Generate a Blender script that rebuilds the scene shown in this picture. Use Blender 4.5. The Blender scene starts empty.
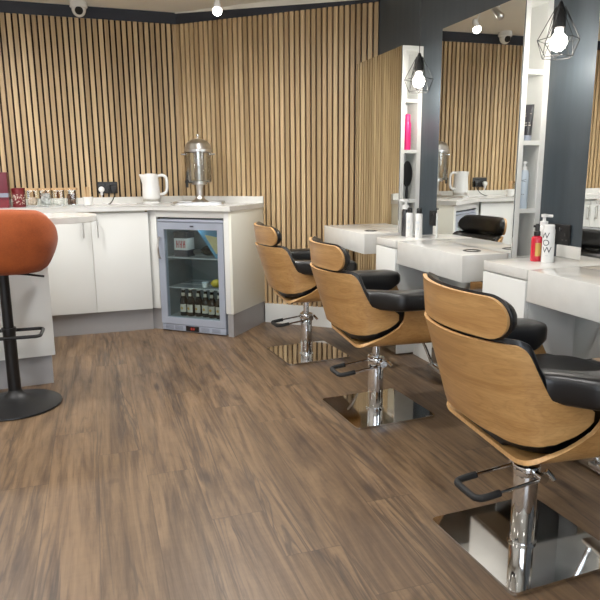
import bpy, bmesh, math, random
from mathutils import Vector, Matrix
random.seed(7)
scene = bpy.context.scene
COL = scene.collection
PI = math.pi

# ------------------------------------------------------------------ helpers
def srgb(r, g, b):
    def f(c):
        c /= 255.0
        return c / 12.92 if c <= 0.04045 else ((c + 0.055) / 1.055) ** 2.4
    return (f(r), f(g), f(b), 1.0)

def link(o, parent=None):
    COL.objects.link(o)
    if parent is not None:
        o.parent = parent
    return o

def thing(name, label, cat, loc=(0, 0, 0), rotz=0.0, group=None):
    o = bpy.data.objects.new(name, None)
    o.empty_display_size = 0.05
    link(o)
    o.location = loc
    o.rotation_euler = (0, 0, rotz)
    o['label'] = label
    o['category'] = cat
    if group: o['group'] = group
    return o

def tag(o, label, cat, group=None, kind=None):
    o['label'] = label
    o['category'] = cat
    if group: o['group'] = group
    if kind: o['kind'] = kind
    return o

def obj(name, bm, mat, parent=None, smooth=35, loc=None, rotz=None, label=None):
    bmesh.ops.recalc_face_normals(bm, faces=bm.faces[:])
    me = bpy.data.meshes.new(name)
    bm.to_mesh(me); bm.free()
    mats = mat if isinstance(mat, (list, tuple)) else [mat]
    for m in mats: me.materials.append(m)
    if smooth:
        for p in me.polygons: p.use_smooth = True
        me.set_sharp_from_angle(angle=math.radians(smooth))
    o = bpy.data.objects.new(name, me)
    link(o, parent)
    if loc is not None: o.location = loc
    if rotz is not None: o.rotation_euler = (0, 0, rotz)
    if label: o['label'] = label
    return o

def struct(name, bm, mat, smooth=0, **k):
    o = obj(name, bm, mat, None, smooth, **k)
    o['kind'] = 'structure'
    return o

def B(): return bmesh.new()

def box(bm, x0, x1, y0, y1, z0, z1, bev=0.0, seg=2, mi=0, mtx=None):
    vs = [bm.verts.new((x, y, z)) for x in (x0, x1) for y in (y0, y1) for z in (z0, z1)]
    idx = [(0, 1, 3, 2), (4, 6, 7, 5), (0, 4, 5, 1), (2, 3, 7, 6), (0, 2, 6, 4), (1, 5, 7, 3)]
    fs = [bm.faces.new([vs[i] for i in f]) for f in idx]
    for f in fs: f.material_index = mi
    if bev > 0:
        es = list({e for f in fs for e in f.edges})
        r = bmesh.ops.bevel(bm, geom=es, offset=bev, segments=seg, profile=0.5, affect='EDGES')
        vs = list({v for f in r['faces'] for v in f.verts} | {v for v in vs if v.is_valid})
    if mtx is not None:
        bmesh.ops.transform(bm, matrix=mtx, verts=[v for v in vs if v.is_valid])
    return vs

def prism(bm, pts, z0, z1, mi=0):
    lo = [bm.verts.new((x, y, z0)) for x, y in pts]
    hi = [bm.verts.new((x, y, z1)) for x, y in pts]
    n = len(pts)
    fs = [bm.faces.new(lo[::-1]), bm.faces.new(hi)]
    for i in range(n):
        fs.append(bm.faces.new((lo[i], lo[(i + 1) % n], hi[(i + 1) % n], hi[i])))
    for f in fs: f.material_index = mi
    return lo + hi

def lathe(bm, prof, n=28, c=(0, 0, 0), mi=0, mtx=None):
    rings = []; allv = []
    for r, z in prof:
        if r < 1e-5:
            v = bm.verts.new((c[0], c[1], c[2] + z)); rings.append([v]); allv.append(v)
        else:
            ring = [bm.verts.new((c[0] + r * math.cos(2 * PI * k / n), c[1] + r * math.sin(2 * PI * k / n), c[2] + z)) for k in range(n)]
            rings.append(ring); allv += ring
    for a, b in zip(rings, rings[1:]):
        if len(a) == 1 and len(b) == 1: continue
        if len(a) == 1:
            for k in range(n): bm.faces.new((a[0], b[k], b[(k + 1) % n])).material_index = mi
        elif len(b) == 1:
            for k in range(n): bm.faces.new((a[k], a[(k + 1) % n], b[0])).material_index = mi
        else:
            for k in range(n): bm.faces.new((a[k], a[(k + 1) % n], b[(k + 1) % n], b[k])).material_index = mi
    if mtx is not None: bmesh.ops.transform(bm, matrix=mtx, verts=allv)
    return allv

def disc_cyl(bm, r, z0, z1, n=28, c=(0, 0, 0), bev=0.0, mi=0, mtx=None):
    if bev > 0:
        p = [(0, z0), (r - bev, z0), (r - .3 * bev, z0 + .3 * bev), (r, z0 + bev), (r, z1 - bev), (r - .3 * bev, z1 - .3 * bev), (r - bev, z1), (0, z1)]
    else:
        p = [(0, z0), (r, z0), (r, z1), (0, z1)]
    return lathe(bm, p, n, c, mi, mtx)

def catmull(pts, sub=6, closed=False):
    P = [Vector(p) for p in pts]; out = []
    n = len(P)
    rng = range(n if closed else n - 1)
    for i in rng:
        p1, p2 = P[i], P[(i + 1) % n]
        p0 = P[i - 1] if (i > 0 or closed) else p1 * 2 - p2
        p3 = P[(i + 2) % n] if (i + 2 < n or closed) else p2 * 2 - p1
        for k in range(sub):
            t = k / sub
            out.append(0.5 * ((2 * p1) + (p2 - p0) * t + (2 * p0 - 5 * p1 + 4 * p2 - p3) * t * t + (-p0 + 3 * p1 - 3 * p2 + p3) * t ** 3))
    if not closed: out.append(P[-1])
    return out

def tube(bm, pts, r, n=10, closed=False, mi=0, caps=True):
    P = [Vector(p) for p in pts]
    m = len(P)
    tang = []
    for i in range(m):
        a = P[(i - 1) % m] if (closed or i > 0) else P[i]
        b = P[(i + 1) % m] if (closed or i < m - 1) else P[i]
        tang.append((b - a).normalized())
    t0 = tang[0]
    up = Vector((0, 0, 1)) if abs(t0.z) < .9 else Vector((1, 0, 0))
    nrm = (up - t0 * up.dot(t0)).normalized()
    rings = []
    for i in range(m):
        t = tang[i]
        nrm = (nrm - t * nrm.dot(t)).normalized()
        bi = t.cross(nrm)
        rr = r[i] if isinstance(r, (list, tuple)) else r
        rings.append([bm.verts.new(P[i] + (nrm * math.cos(2 * PI * k / n) + bi * math.sin(2 * PI * k / n)) * rr) for k in range(n)])
    prs = list(zip(rings, rings[1:])) + ([(rings[-1], rings[0])] if closed else [])
    for a, b in prs:
        for k in range(n):
            bm.faces.new((a[k], a[(k + 1) % n], b[(k + 1) % n], b[k])).material_index = mi
    if caps and not closed:
        bm.faces.new(rings[0][::-1]).material_index = mi
        bm.faces.new(rings[-1]).material_index = mi

def two_grids(bm, A, Bg, mi_edge=0):
    """closed solid between two point grids A[i][j] and Bg[i][j]"""
    nu, nv = len(A), len(A[0])
    va = [[bm.verts.new(p) for p in row] for row in A]
    vb = [[bm.verts.new(p) for p in row] for row in Bg]
    for i in range(nu - 1):
        for j in range(nv - 1):
            bm.faces.new((va[i][j], va[i + 1][j], va[i + 1][j + 1], va[i][j + 1]))
            bm.faces.new((vb[i][j], vb[i][j + 1], vb[i + 1][j + 1], vb[i + 1][j]))
    def edge(pa, pb):
        for k in range(len(pa) - 1):
            bm.faces.new((pa[k], pb[k], pb[k + 1], pa[k + 1])).material_index = mi_edge
    edge(va[0], vb[0]); edge(va[-1], vb[-1])
    edge([r[0] for r in va], [r[0] for r in vb]); edge([r[-1] for r in va], [r[-1] for r in vb])

def lerp_tab(tab, s):
    if s <= tab[0][0]: return tab[0][1]
    for (a, va), (b, vb) in zip(tab, tab[1:]):
        if s <= b: return va + (vb - va) * (s - a) / (b - a)
    return tab[-1][1]

def rrect(w, h, r, n=6):
    """rounded rectangle outline centred on 0"""
    pts = []
    for cx, cy, a0 in ((w / 2 - r, h / 2 - r, 0), (-w / 2 + r, h / 2 - r, 90), (-w / 2 + r, -h / 2 + r, 180), (w / 2 - r, -h / 2 + r, 270)):
        for k in range(n + 1):
            a = math.radians(a0 + 90 * k / n)
            pts.append((cx + r * math.cos(a), cy + r * math.sin(a)))
    return pts

# ------------------------------------------------------------------ materials
class NT:
    def __init__(s, name):
        s.m = bpy.data.materials.new(name); s.m.use_nodes = True
        s.t = s.m.node_tree; s.t.nodes.clear()
        s.out = s.n('ShaderNodeOutputMaterial')
        s.b = s.n('ShaderNodeBsdfPrincipled')
        s.l(s.b.outputs[0], s.out.inputs[0])
    def n(s, typ, **kw):
        nd = s.t.nodes.new(typ)
        for k, v in kw.items():
            if k in nd.inputs.keys() if hasattr(nd, 'inputs') else False: nd.inputs[k].default_value = v
            else: setattr(nd, k, v)
        return nd
    def l(s, a, b): s.t.links.new(a, b)
    def math(s, op, a, b=None, c=None):
        nd = s.t.nodes.new('ShaderNodeMath'); nd.operation = op
        for i, v in enumerate((a, b, c)):
            if v is None: continue
            if isinstance(v, (int, float)): nd.inputs[i].default_value = v
            else: s.l(v, nd.inputs[i])
        return nd.outputs[0]
    def mix(s, f, a, b, typ='MIX'):
        nd = s.t.nodes.new('ShaderNodeMix'); nd.data_type = 'RGBA'; nd.blend_type = typ
        for i, v in ((0, f), (6, a), (7, b)):
            if isinstance(v, (int, float, tuple)): nd.inputs[i].default_value = v
            else: s.l(v, nd.inputs[i])
        return nd.outputs[2]
    def ramp(s, f, stops):
        nd = s.t.nodes.new('ShaderNodeValToRGB')
        el = nd.color_ramp.elements
        while len(el) < len(stops): el.new(0.5)
        for e, (p, c) in zip(el, stops): e.position = p; e.color = c
        s.l(f, nd.inputs[0]); return nd.outputs[0]
    def noise(s, vec, scale, detail=4, rough=.55, dist=0):
        nd = s.t.nodes.new('ShaderNodeTexNoise')
        nd.inputs['Scale'].default_value = scale; nd.inputs['Detail'].default_value = detail
        nd.inputs['Roughness'].default_value = rough; nd.inputs['Distortion'].default_value = dist
        if vec is not None: s.l(vec, nd.inputs['Vector'])
        return nd.outputs[0]
    def coord(s, scale=(1, 1, 1), loc=(0, 0, 0), kind='Object'):
        tc = s.t.nodes.new('ShaderNodeTexCoord'); mp = s.t.nodes.new('ShaderNodeMapping')
        mp.inputs['Scale'].default_value = scale; mp.inputs['Location'].default_value = loc
        s.l(tc.outputs[kind], mp.inputs[0]); return mp.outputs[0]
    def bump(s, h, strength, dist=.002):
        nd = s.t.nodes.new('ShaderNodeBump'); nd.inputs['Strength'].default_value = strength
        nd.inputs['Distance'].default_value = dist
        s.l(h, nd.inputs['Height']); s.l(nd.outputs[0], s.b.inputs['Normal'])

def plain(name, col, rough=.5, metal=0.0, var=.06, scale=8, coat=0.0, spec=.5, emit=None, es=0, bump=0, bscale=200):
    t = NT(name)
    v = t.coord()
    nz = t.noise(v, scale, 3)
    dk = tuple(c * (1 - var) for c in col[:3]) + (1,)
    lt = tuple(min(1, c * (1 + var)) for c in col[:3]) + (1,)
    t.l(t.ramp(nz, [(.3, dk), (.7, lt)]), t.b.inputs['Base Color'])
    t.b.inputs['Roughness'].default_value = rough
    t.b.inputs['Metallic'].default_value = metal
    t.b.inputs['Coat Weight'].default_value = coat
    t.b.inputs['Coat Roughness'].default_value = .05
    t.b.inputs['Specular IOR Level'].default_value = spec
    if emit: 
        t.b.inputs['Emission Color'].default_value = emit; t.b.inputs['Emission Strength'].default_value = es
    if bump: t.bump(t.noise(v, bscale, 3), bump)
    return t.m

def slat_wood():
    t = NT('slat_oak')
    geo = t.n('ShaderNodeNewGeometry')
    v = t.coord((60, 60, 2.2))
    add = t.n('ShaderNodeVectorMath'); add.operation = 'ADD'
    sc = t.n('ShaderNodeCombineXYZ')
    t.l(t.math('MULTIPLY', geo.outputs['Random Per Island'], 37.0), sc.inputs[2])
    t.l(v, add.inputs[0]); t.l(sc.outputs[0], add.inputs[1])
    g = t.noise(add.outputs[0], 1.0, 5, .6)
    base = t.ramp(geo.outputs['Random Per Island'], [(0, srgb(170, 142, 102)), (.5, srgb(190, 161, 119)), (1, srgb(210, 182, 139))])
    gr = t.ramp(g, [(.3, (.72, .70, .67, 1)), (.6, (1, 1, 1, 1))])
    t.l(t.mix(1.0, base, gr, 'MULTIPLY'), t.b.inputs['Base Color'])
    t.b.inputs['Roughness'].default_value = .5
    return t.m

def floor_mat():
    t = NT('floor_laminate')
    tc = t.n('ShaderNodeTexCoord'); sep = t.n('ShaderNodeSeparateXYZ')
    t.l(tc.outputs['Object'], sep.inputs[0])
    X, Y = sep.outputs[0], sep.outputs[1]
    W, Ln = .178, 1.28
    u = t.math('DIVIDE', t.math('ADD', X, .055 + 20 * W), W)
    ix = t.math('FLOOR', u)
    wn = t.n('ShaderNodeTexWhiteNoise'); wn.noise_dimensions = '1D'; t.l(ix, wn.inputs['W'])
    vv = t.math('ADD', t.math('DIVIDE', Y, Ln), t.math('MULTIPLY', wn.outputs['Value'], 7.0))
    iy = t.math('FLOOR', vv)
    cmb = t.n('ShaderNodeCombineXYZ'); t.l(ix, cmb.inputs[0]); t.l(iy, cmb.inputs[1])
    w2 = t.n('ShaderNodeTexWhiteNoise'); w2.noise_dimensions = '2D'; t.l(cmb.outputs[0], w2.inputs['Vector'])
    rnd = w2.outputs['Value']
    # grain space
    gv = t.n('ShaderNodeCombineXYZ')
    t.l(t.math('ADD', X, t.math('MULTIPLY', rnd, 31.0)), gv.inputs[0])
    t.l(t.math('ADD', Y, t.math('MULTIPLY', w2.outputs['Value'], 17.0)), gv.inputs[1])
    t.l(t.math('MULTIPLY', rnd, 5.0), gv.inputs[2])
    def mapped(s):
        mp = t.n('ShaderNodeMapping'); mp.inputs['Scale'].default_value = s
        t.l(gv.outputs[0], mp.inputs[0]); return mp.outputs[0]
    fine = t.noise(mapped((70, 3.2, 1)), 1.0, 6, .65, .4)
    broad = t.noise(mapped((9, .95, 1)), 1.0, 5, .6, 1.8)
    knot = t.noise(mapped((7, 3.4, 1)), 1.0, 2, .5, .6)
    c = t.ramp(broad, [(.30, srgb(66, 52, 40)), (.38, srgb(82, 64, 47)), (.54, srgb(105, 84, 62)), (.74, srgb(126, 102, 76))])
    c = t.mix(1.0, c, t.ramp(fine, [(.28, (.66, .63, .61, 1)), (.52, (1, 1, 1, 1)), (.8, (1.06, 1.06, 1.06, 1))]), 'MULTIPLY')
    c = t.mix(1.0, c, t.ramp(knot, [(.22, (.42, .40, .38, 1)), (.33, (1, 1, 1, 1))]), 'MULTIPLY')
    st = t.noise(mapped((13, .75, 1)), 1.0, 3, .5, 2.2)
    ridge = t.math('SUBTRACT', 1.0, t.math('MINIMUM', t.math('MULTIPLY', t.math('ABSOLUTE', t.math('SUBTRACT', st, .5)), 15.0), 1.0))
    zone = t.ramp(t.noise(mapped((6, .5, 2)), 1.0, 2, .5, .5), [(.44, (0, 0, 0, 1)), (.58, (1, 1, 1, 1))])
    c = t.mix(t.math('MULTIPLY', t.math('MULTIPLY', ridge, zone), .78), c, srgb(50, 40, 33))
    cross = t.noise(mapped((16, 60, 1)), 1.0, 3, .6)
    c = t.mix(.3, c, t.mix(1.0, c, t.ramp(cross, [(.3, (.80, .79, .78, 1)), (.6, (1.08, 1.08, 1.08, 1))]), 'MULTIPLY'))
    kv = t.n('ShaderNodeTexVoronoi'); kv.inputs['Scale'].default_value = 1.0; t.l(mapped((9, 2.6, 1)), kv.inputs['Vector'])
    kc = t.n('ShaderNodeSeparateColor'); t.l(kv.outputs['Color'], kc.inputs[0])
    on = t.math('GREATER_THAN', kc.outputs[0], .55)
    kd = t.math('ADD', kv.outputs['Distance'], t.math('MULTIPLY', t.math('SUBTRACT', fine, .5), .22))
    kn = t.math('MULTIPLY', on, t.ramp(kd, [(.06, (1, 1, 1, 1)), (.15, (.45, .45, .45, 1)), (.26, (0, 0, 0, 1))]))
    c = t.mix(t.math('MULTIPLY', kn, .9), c, srgb(52, 40, 32))
    tone = t.ramp(rnd, [(0, (.92, .92, .92, 1)), (1, (1.07, 1.06, 1.05, 1))])
    c = t.mix(1.0, c, tone, 'MULTIPLY')
    fu = t.math('FRACT', u); fv = t.math('FRACT', vv)
    su = t.math('LESS_THAN', t.math('MINIMUM', fu, t.math('SUBTRACT', 1.0, fu)), .009)
    sv = t.math('LESS_THAN', t.math('MINIMUM', fv, t.math('SUBTRACT', 1.0, fv)), .0014)
    seam = t.math('MAXIMUM', su, sv)
    c = t.mix(t.math('MULTIPLY', seam, .38), c, srgb(46, 36, 28))
    t.l(c, t.b.inputs['Base Color'])
    t.l(t.ramp(fine, [(.2, (.5, .5, .5, 1)), (.8, (.36, .36, .36, 1))]), t.b.inputs['Roughness'])
    t.b.inputs['Specular IOR Level'].default_value = .42
    t.bump(t.math('SUBTRACT', fine, seam), .10, .001)
    return t.m

def veneer(name, dark, light, axis='z'):
    t = NT(name)
    v = t.coord((5, 1.6, 13))
    w = t.noise(v, 1.3, 3, .5, .8)
    rings = t.math('FRACT', t.math('MULTIPLY', w, 11.0))
    rr = t.ramp(rings, [(0, (.80, .78, .74, 1)), (.25, (1, 1, 1, 1)), (.8, (1, 1, 1, 1)), (1, (.80, .78, .74, 1))])
    fine = t.noise(t.coord((40, 7, 210)), 1.0, 4, .6)
    c = t.ramp(w, [(.3, dark), (.7, light)])
    c = t.mix(.55, c, t.mix(1.0, c, rr, 'MULTIPLY'))
    c = t.mix(1.0, c, t.ramp(fine, [(.3, (.80, .78, .75, 1)), (.65, (1, 1, 1, 1))]), 'MULTIPLY')
    t.l(c, t.b.inputs['Base Color'])
    t.b.inputs['Roughness'].default_value = .36
    t.b.inputs['Coat Weight'].default_value = .15
    return t.m

def leather(name, col, rough=.38):
    t = NT(name)
    v = t.coord()
    vo = t.n('ShaderNodeTexVoronoi'); vo.inputs['Scale'].default_value = 420; t.l(v, vo.inputs['Vector'])
    t.l(t.ramp(t.noise(v, 6, 3), [(.3, col), (.7, tuple(c * 1.5 for c in col[:3]) + (1,))]), t.b.inputs['Base Color'])
    t.b.inputs['Roughness'].default_value = rough
    t.bump(vo.outputs['Distance'], .12, .0008)
    return t.m

def fabric(name, a, b_):
    t = NT(name)
    v = t.coord()
    n1 = t.noise(v, 9, 4, .6)
    n2 = t.noise(v, 160, 2)
    c = t.ramp(n1, [(.3, a), (.7, b_)])
    c = t.mix(.35, c, t.mix(1.0, c, t.ramp(n2, [(.3, (.6, .6, .6, 1)), (.7, (1.15, 1.15, 1.15, 1))]), 'MULTIPLY'))
    t.l(c, t.b.inputs['Base Color']); t.b.inputs['Roughness'].default_value = .85
    t.b.inputs['Sheen Weight'].default_value = .08
    t.bump(n2, .25, .001)
    return t.m

def glass(name, tint=(1, 1, 1, 1), fac_min=.04, fac_max=.5, rough=0.0):
    t = NT(name)
    tr = t.n('ShaderNodeBsdfTransparent'); tr.inputs[0].default_value = tint
    gl = t.n('ShaderNodeBsdfGlossy'); gl.inputs['Roughness'].default_value = rough
    lw = t.n('ShaderNodeLayerWeight'); lw.inputs[0].default_value = .35
    mr = t.n('ShaderNodeMapRange'); mr.inputs['To Min'].default_value = fac_min; mr.inputs['To Max'].default_value = fac_max
    t.l(lw.outputs['Fresnel'], mr.inputs['Value'])
    mx = t.n('ShaderNodeMixShader')
    t.l(mr.outputs[0], mx.inputs[0]); t.l(tr.outputs[0], mx.inputs[1]); t.l(gl.outputs[0], mx.inputs[2])
    t.t.nodes.remove(t.b)
    t.l(mx.outputs[0], t.out.inputs[0])
    return t.m

def dark_wall():
    t = NT('slate_wall')
    n = t.noise(t.coord((1, 9, .6)), 1.6, 4, .6)
    t.l(t.ramp(n, [(.3, srgb(46, 54, 60)), (.7, srgb(59, 68, 75))]), t.b.inputs['Base Color'])
    t.b.inputs['Roughness'].default_value = .45
    return t.m

def emitter(name, col, s):
    t = NT(name)
    nz = t.noise(t.coord(), 5, 1)
    t.l(t.ramp(nz, [(0, col), (1, col)]), t.b.inputs['Emission Color'])
    t.b.inputs['Emission Strength'].default_value = s
    t.b.inputs['Base Color'].default_value = col
    return t.m

M = dict(
    slat=slat_wood(), floor=floor_mat(), felt=plain('black_felt', srgb(44, 33, 28), .95, var=.15, scale=60),
    oak=veneer('oak_veneer', srgb(168, 122, 70), srgb(198, 154, 98)),
    ply=plain('ply_edge', srgb(196, 152, 98), .5, var=.15, scale=90),
    leather=leather('black_leather', srgb(9, 9, 11), .33),
    orange=fabric('orange_fabric', srgb(142, 62, 16), srgb(166, 78, 24)),
    seam=plain('dark_seam', srgb(96, 42, 16), .9),
    white=plain('gloss_white', srgb(222, 223, 219), .32, var=.02, scale=2, coat=.06),
    top=plain('quartz_white', srgb(216, 215, 210), .16, var=.03, scale=20, coat=.2),
    cream=plain('cream_laminate', srgb(230, 229, 216), .35, var=.02, scale=3),
    pinhole=plain('pinhole_grey', srgb(70, 68, 66), .7),  # dull grey of the socket pin holes
    grey=plain('grey_plinth', srgb(146, 144, 144), .32, var=.05, scale=4),
    ceiling=plain('ceiling_paint', srgb(232, 228, 216), .9, var=.03, scale=2),
    paint=plain('white_paint', srgb(215, 211, 204), .8, var=.02),
    slate=dark_wall(), navy=plain('navy_paint', srgb(30, 34, 44), .6, var=.08),
    mirror=plain('mirror_glass', (.86, .88, .87, 1), .0, 1.0, var=.0),
    chrome=plain('chrome', (.78, .79, .80, 1), .06, 1.0, var=.03, scale=10),
    plate=plain('polished_plate', (.72, .71, .69, 1), .06, 1.0, var=.05, scale=12),
    steel=plain('brushed_steel', (.60, .58, .55, 1), .28, 1.0, var=.12, scale=30),
    alu=plain('silver_blue_aluminium', srgb(168, 176, 192), .42, .35, var=.04),
    alud=plain('grey_vent', srgb(132, 138, 152), .45, .3, var=.05),
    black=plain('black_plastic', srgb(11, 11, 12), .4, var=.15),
    foam=plain('black_foam', srgb(9, 9, 9), .75, var=.2, scale=40),
    blackmetal=plain('black_metal', srgb(12, 12, 13), .42, .2, var=.1),
    dark=plain('cooler_interior', srgb(120, 130, 134), .6, var=.1),
    glass=glass('clear_glass'), fglass=glass('cooler_glass', (.86, .92, .92, 1), .04, .4),
    tankglass=glass('tank_glass', (.97, .98, .97, 1), .06, .7),
    jarglass=glass('jar_glass', (.97, .98, .97, 1), .025, .25),
    wire=plain('white_wire', srgb(196, 202, 204), .4, .2),
    bottle=plain('dark_bottle_glass', srgb(24, 18, 14), .08, coat=.4, var=.2),
    label=plain('paper_label', srgb(208, 200, 184), .6, var=.06),
    gold=plain('gold_foil', srgb(200, 160, 84), .35, .5),
    red=plain('red_plastic', srgb(196, 24, 48), .25, coat=.3, var=.06),
    wine=plain('dark_red_card', srgb(92, 14, 34), .5, var=.1),
    tinred=plain('red_tin', srgb(104, 18, 26), .35, .2, var=.15, scale=30),
    pink=plain('pink_plastic', srgb(232, 40, 118), .3, var=.05),
    offwhite=plain('white_plastic', srgb(232, 232, 230), .25, coat=.2, var=.02),
    paleblue=plain('pale_blue_plastic', srgb(196, 210, 222), .3, var=.05),
    smoke=plain('smoky_plastic', srgb(48, 48, 52), .12, coat=.5, var=.2),
    print_=plain('dark_print', srgb(48, 48, 56), .5),
    redprint=plain('red_print', srgb(196, 40, 44), .5),
    wood=plain('light_wood', srgb(190, 152, 108), .55, var=.12, scale=50),
    bluecard=plain('blue_card', srgb(92, 150, 186), .5, var=.15, scale=20),
    yellow=plain('yellow_card', srgb(222, 206, 150), .5, var=.1, scale=20),
    lemon=plain('yellow_lemon', srgb(206, 180, 50), .45, var=.15, scale=40),
    brown=plain('brown_pieces', srgb(92, 66, 50), .7, var=.3, scale=120),
    beige=plain('beige_sachets', srgb(206, 186, 168), .7, var=.1, scale=60),
    foil=plain('crumpled_silver_wrap', srgb(206, 208, 210), .35, .3, var=.2, scale=60, bump=.6, bscale=60),
    sugar=plain('white_cubes', srgb(240, 238, 234), .7, var=.04, scale=60),
    brass=plain('small_brass', srgb(214, 180, 100), .3, .8),
    bulb=emitter('bulb_glow', (1.0, .93, .82, 1), 26),
    spotglow=emitter('spot_glow', (1.0, .96, .90, 1), 40),
    fillglow=emitter('fill_lamp_glow', (1.0, .95, .88, 1), 12),
    led=emitter('red_led', (.6, .06, .04, 1), .25),
)

# ------------------------------------------------------------------ room geometry
XW, XM, XT = 1.877, 1.738, 1.505              # right wall, mirror face, table front
ZC, ZS = 2.31, 2.230                           # ceiling, top of the slats
AL = 0.7028
CA, SA = math.cos(AL), math.sin(AL)
D0 = (XW, 4.035); LD = 1.569
D1 = (D0[0] - LD * CA, D0[1] + LD * SA)
BE = 0.0201
CB, SB = math.cos(BE), math.sin(BE)
def DG(t, o=0.0):                              # along the corner wall, o = distance into the room
    return (D0[0] - t * CA - o * SA, D0[1] + t * SA - o * CA)
def LF(s, o=0.0):                              # along the far wall, o = distance into the room
    return (D1[0] - s * CB + o * SB, D1[1] - s * SB - o * CB)
XL, YB = -3.3, -2.6
SLEN = (D1[0] - XL) / CB
TH = .02                                       # slat thickness

bm = B(); box(bm, XL - .1, XW + .1, YB - .1, 5.25, -.1, 0); struct('floor', bm, M['floor'])
bm = B(); box(bm, XL - .1, XW + .1, YB - .1, 5.25, ZC, ZC + .1); struct('ceiling', bm, M['ceiling'])
bm = B(); box(bm, XW, XW + .1, YB - .1, 4.2, 0, ZC); struct('wall_right', bm, M['slate'])
bm = B(); box(bm, XL - .1, XL, YB - .1, 5.2, 0, ZC); struct('wall_left', bm, M['paint'])
# wall behind the viewer with a shop window opening
bm = B()
box(bm, XL, -2.4, YB - .1, YB, 0, ZC); box(bm, 0.4, XW, YB - .1, YB, 0, ZC)
box(bm, -2.4, 0.4, YB - .1, YB, 0, .45); box(bm, -2.4, 0.4, YB - .1, YB, 2.0, ZC)
struct('wall_near', bm, M['paint'])
bm = B()
for x in (-2.4, -1.03, .34): box(bm, x, x + .06, YB - .08, YB - .02, .45, 2.0)
box(bm, -2.4, .4, YB - .08, YB - .02, .45, .51); box(bm, -2.4, .4, YB - .08, YB - .02, 1.94, 2.0)
w = struct('window_1', bm, M['paint'])
bm = B(); box(bm, -2.36, .36, YB - .055, YB - .045, .5, 1.95); obj('pane', bm, M['glass'], w, 0)

def slat_wall(name, P, length, start, zlo):
    """dark felt backing with upright oak slats in front of it"""
    bm = B()
    a, b = P(-.06, -TH), P(length + .06, -TH); c, d = P(length + .06, -TH - .06), P(-.06, -TH - .06)
    prism(bm, [a, b, c, d], 0, ZC, mi=1)
    s = start
    while s + .027 < length:
        q = [P(s, -TH), P(s, 0), P(s + .027, 0), P(s + .027, -TH)]
        prism(bm, q, zlo, ZS, mi=0)
        s += .0405
    return struct(name, bm, [M['slat'], M['felt']])
slat_wall('wall_far', LF, SLEN, .004, .0)
slat_wall('wall_corner', DG, LD + .012, .010, .148)
# navy strip between the slats and the ceiling
for nm, P, ln in (('trim_1', LF, SLEN), ('trim_2', DG, LD)):
    bm = B(); prism(bm, [P(0, -TH), P(ln, -TH), P(ln, .006), P(0, .006)], ZS, ZC); struct(nm, bm, M['navy'])
bm = B()                                       # white coving that thickens towards the right wall
q = [DG(0, -TH), DG(LD, -TH), DG(LD, .012), DG(0, .012)]
lo = [bm.verts.new((x, y, z)) for (x, y), z in zip(q, (2.246, 2.304, 2.304, 2.246))]; hi = [bm.verts.new((x, y, ZC)) for x, y in q]
bm.faces.new(lo[::-1]); bm.faces.new(hi)
for k in range(4): bm.faces.new((lo[k], lo[(k + 1) % 4], hi[(k + 1) % 4], hi[k]))
struct('trim_6', bm, M['ceiling'])
bm = B(); prism(bm, [DG(0, -TH), DG(.872, -TH), DG(.872, .012), DG(0, .012)], 0, .148); struct('baseboard_corner', bm, M['white'])
bm = B()
box(bm, XW - .014, XW, 2.99, 3.425, 0, .13); box(bm, XW - .014, XW, 1.93, 2.325, 0, .03)
struct('baseboard_right', bm, M['white'])

# ------------------------------------------------------------------ salon chair
SHX = .022                                      # seat sits a little forward of the column
BC = [(-.330, 0, .713, .456), (-.319, .10, .713, .449), (-.290, .175, .713, .440), (-.264, .213, .713, .440), (-.245, .230, .712, .441), (-.228, .243, .709, .443),
      (-.208, .252, .692, .444), (-.184, .2615, .632, .447), (-.154, .267, .577, .451), (-.125, .270, .563, .454), (-.070, .273, .552, .470), (-.036, .273, .545, .489), (-.018, .273, .532, .506)]
def build_profile(ctrl):
    pts4 = []
    n = len(ctrl)
    for i in range(n - 1):
        for k in range(6):
            t = k / 6
            def cm(c):
                p1, p2 = ctrl[i][c], ctrl[i + 1][c]
                p0 = ctrl[i - 1][c] if i > 0 else (ctrl[1][c] if c != 1 else -ctrl[1][c])
                p3 = ctrl[i + 2][c] if i + 2 < n else 2 * p2 - p1
                return .5 * (2 * p1 + (p2 - p0) * t + (2 * p0 - 5 * p1 + 4 * p2 - p3) * t * t + (-p0 + 3 * p1 - 3 * p2 + p3) * t ** 3)
            pts4.append(tuple(cm(c) for c in range(4)))
    pts4.append(ctrl[-1])
    return [(x, -y, a, b) for x, y, a, b in pts4[:0:-1]] + pts4
PROF = build_profile(BC)
def prof_normal(pr, i):
    a = pr[max(0, i - 1)]; b = pr[min(len(pr) - 1, i + 1)]
    tx, ty = b[0] - a[0], b[1] - a[1]; l = math.hypot(tx, ty)
    return (ty / l, -tx / l)                    # points to the inside (towards +x at the back)
def lean(x, z): return x + (.712 - z) * .30 * min(1.0, max(0.0, (-x - .10) / .2))

def chair_back_shell():
    bm = B(); NV = 10; A = []; C = []
    for i, (x, y, zt, zb) in enumerate(PROF):
        nx, ny = prof_normal(PROF, i); ra = []; rc = []
        for j in range(NV + 1):
            z = zb + (zt - zb) * j / NV
            k = 1 - .03 * (.712 - z) / .25
            ra.append((lean(x, z), y * k, z)); rc.append((lean(x, z) + nx * .013, (y + ny * .013) * k, z))
        A.append(ra); C.append(rc)
    two_grids(bm, A, C, 1)
    return bm

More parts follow.
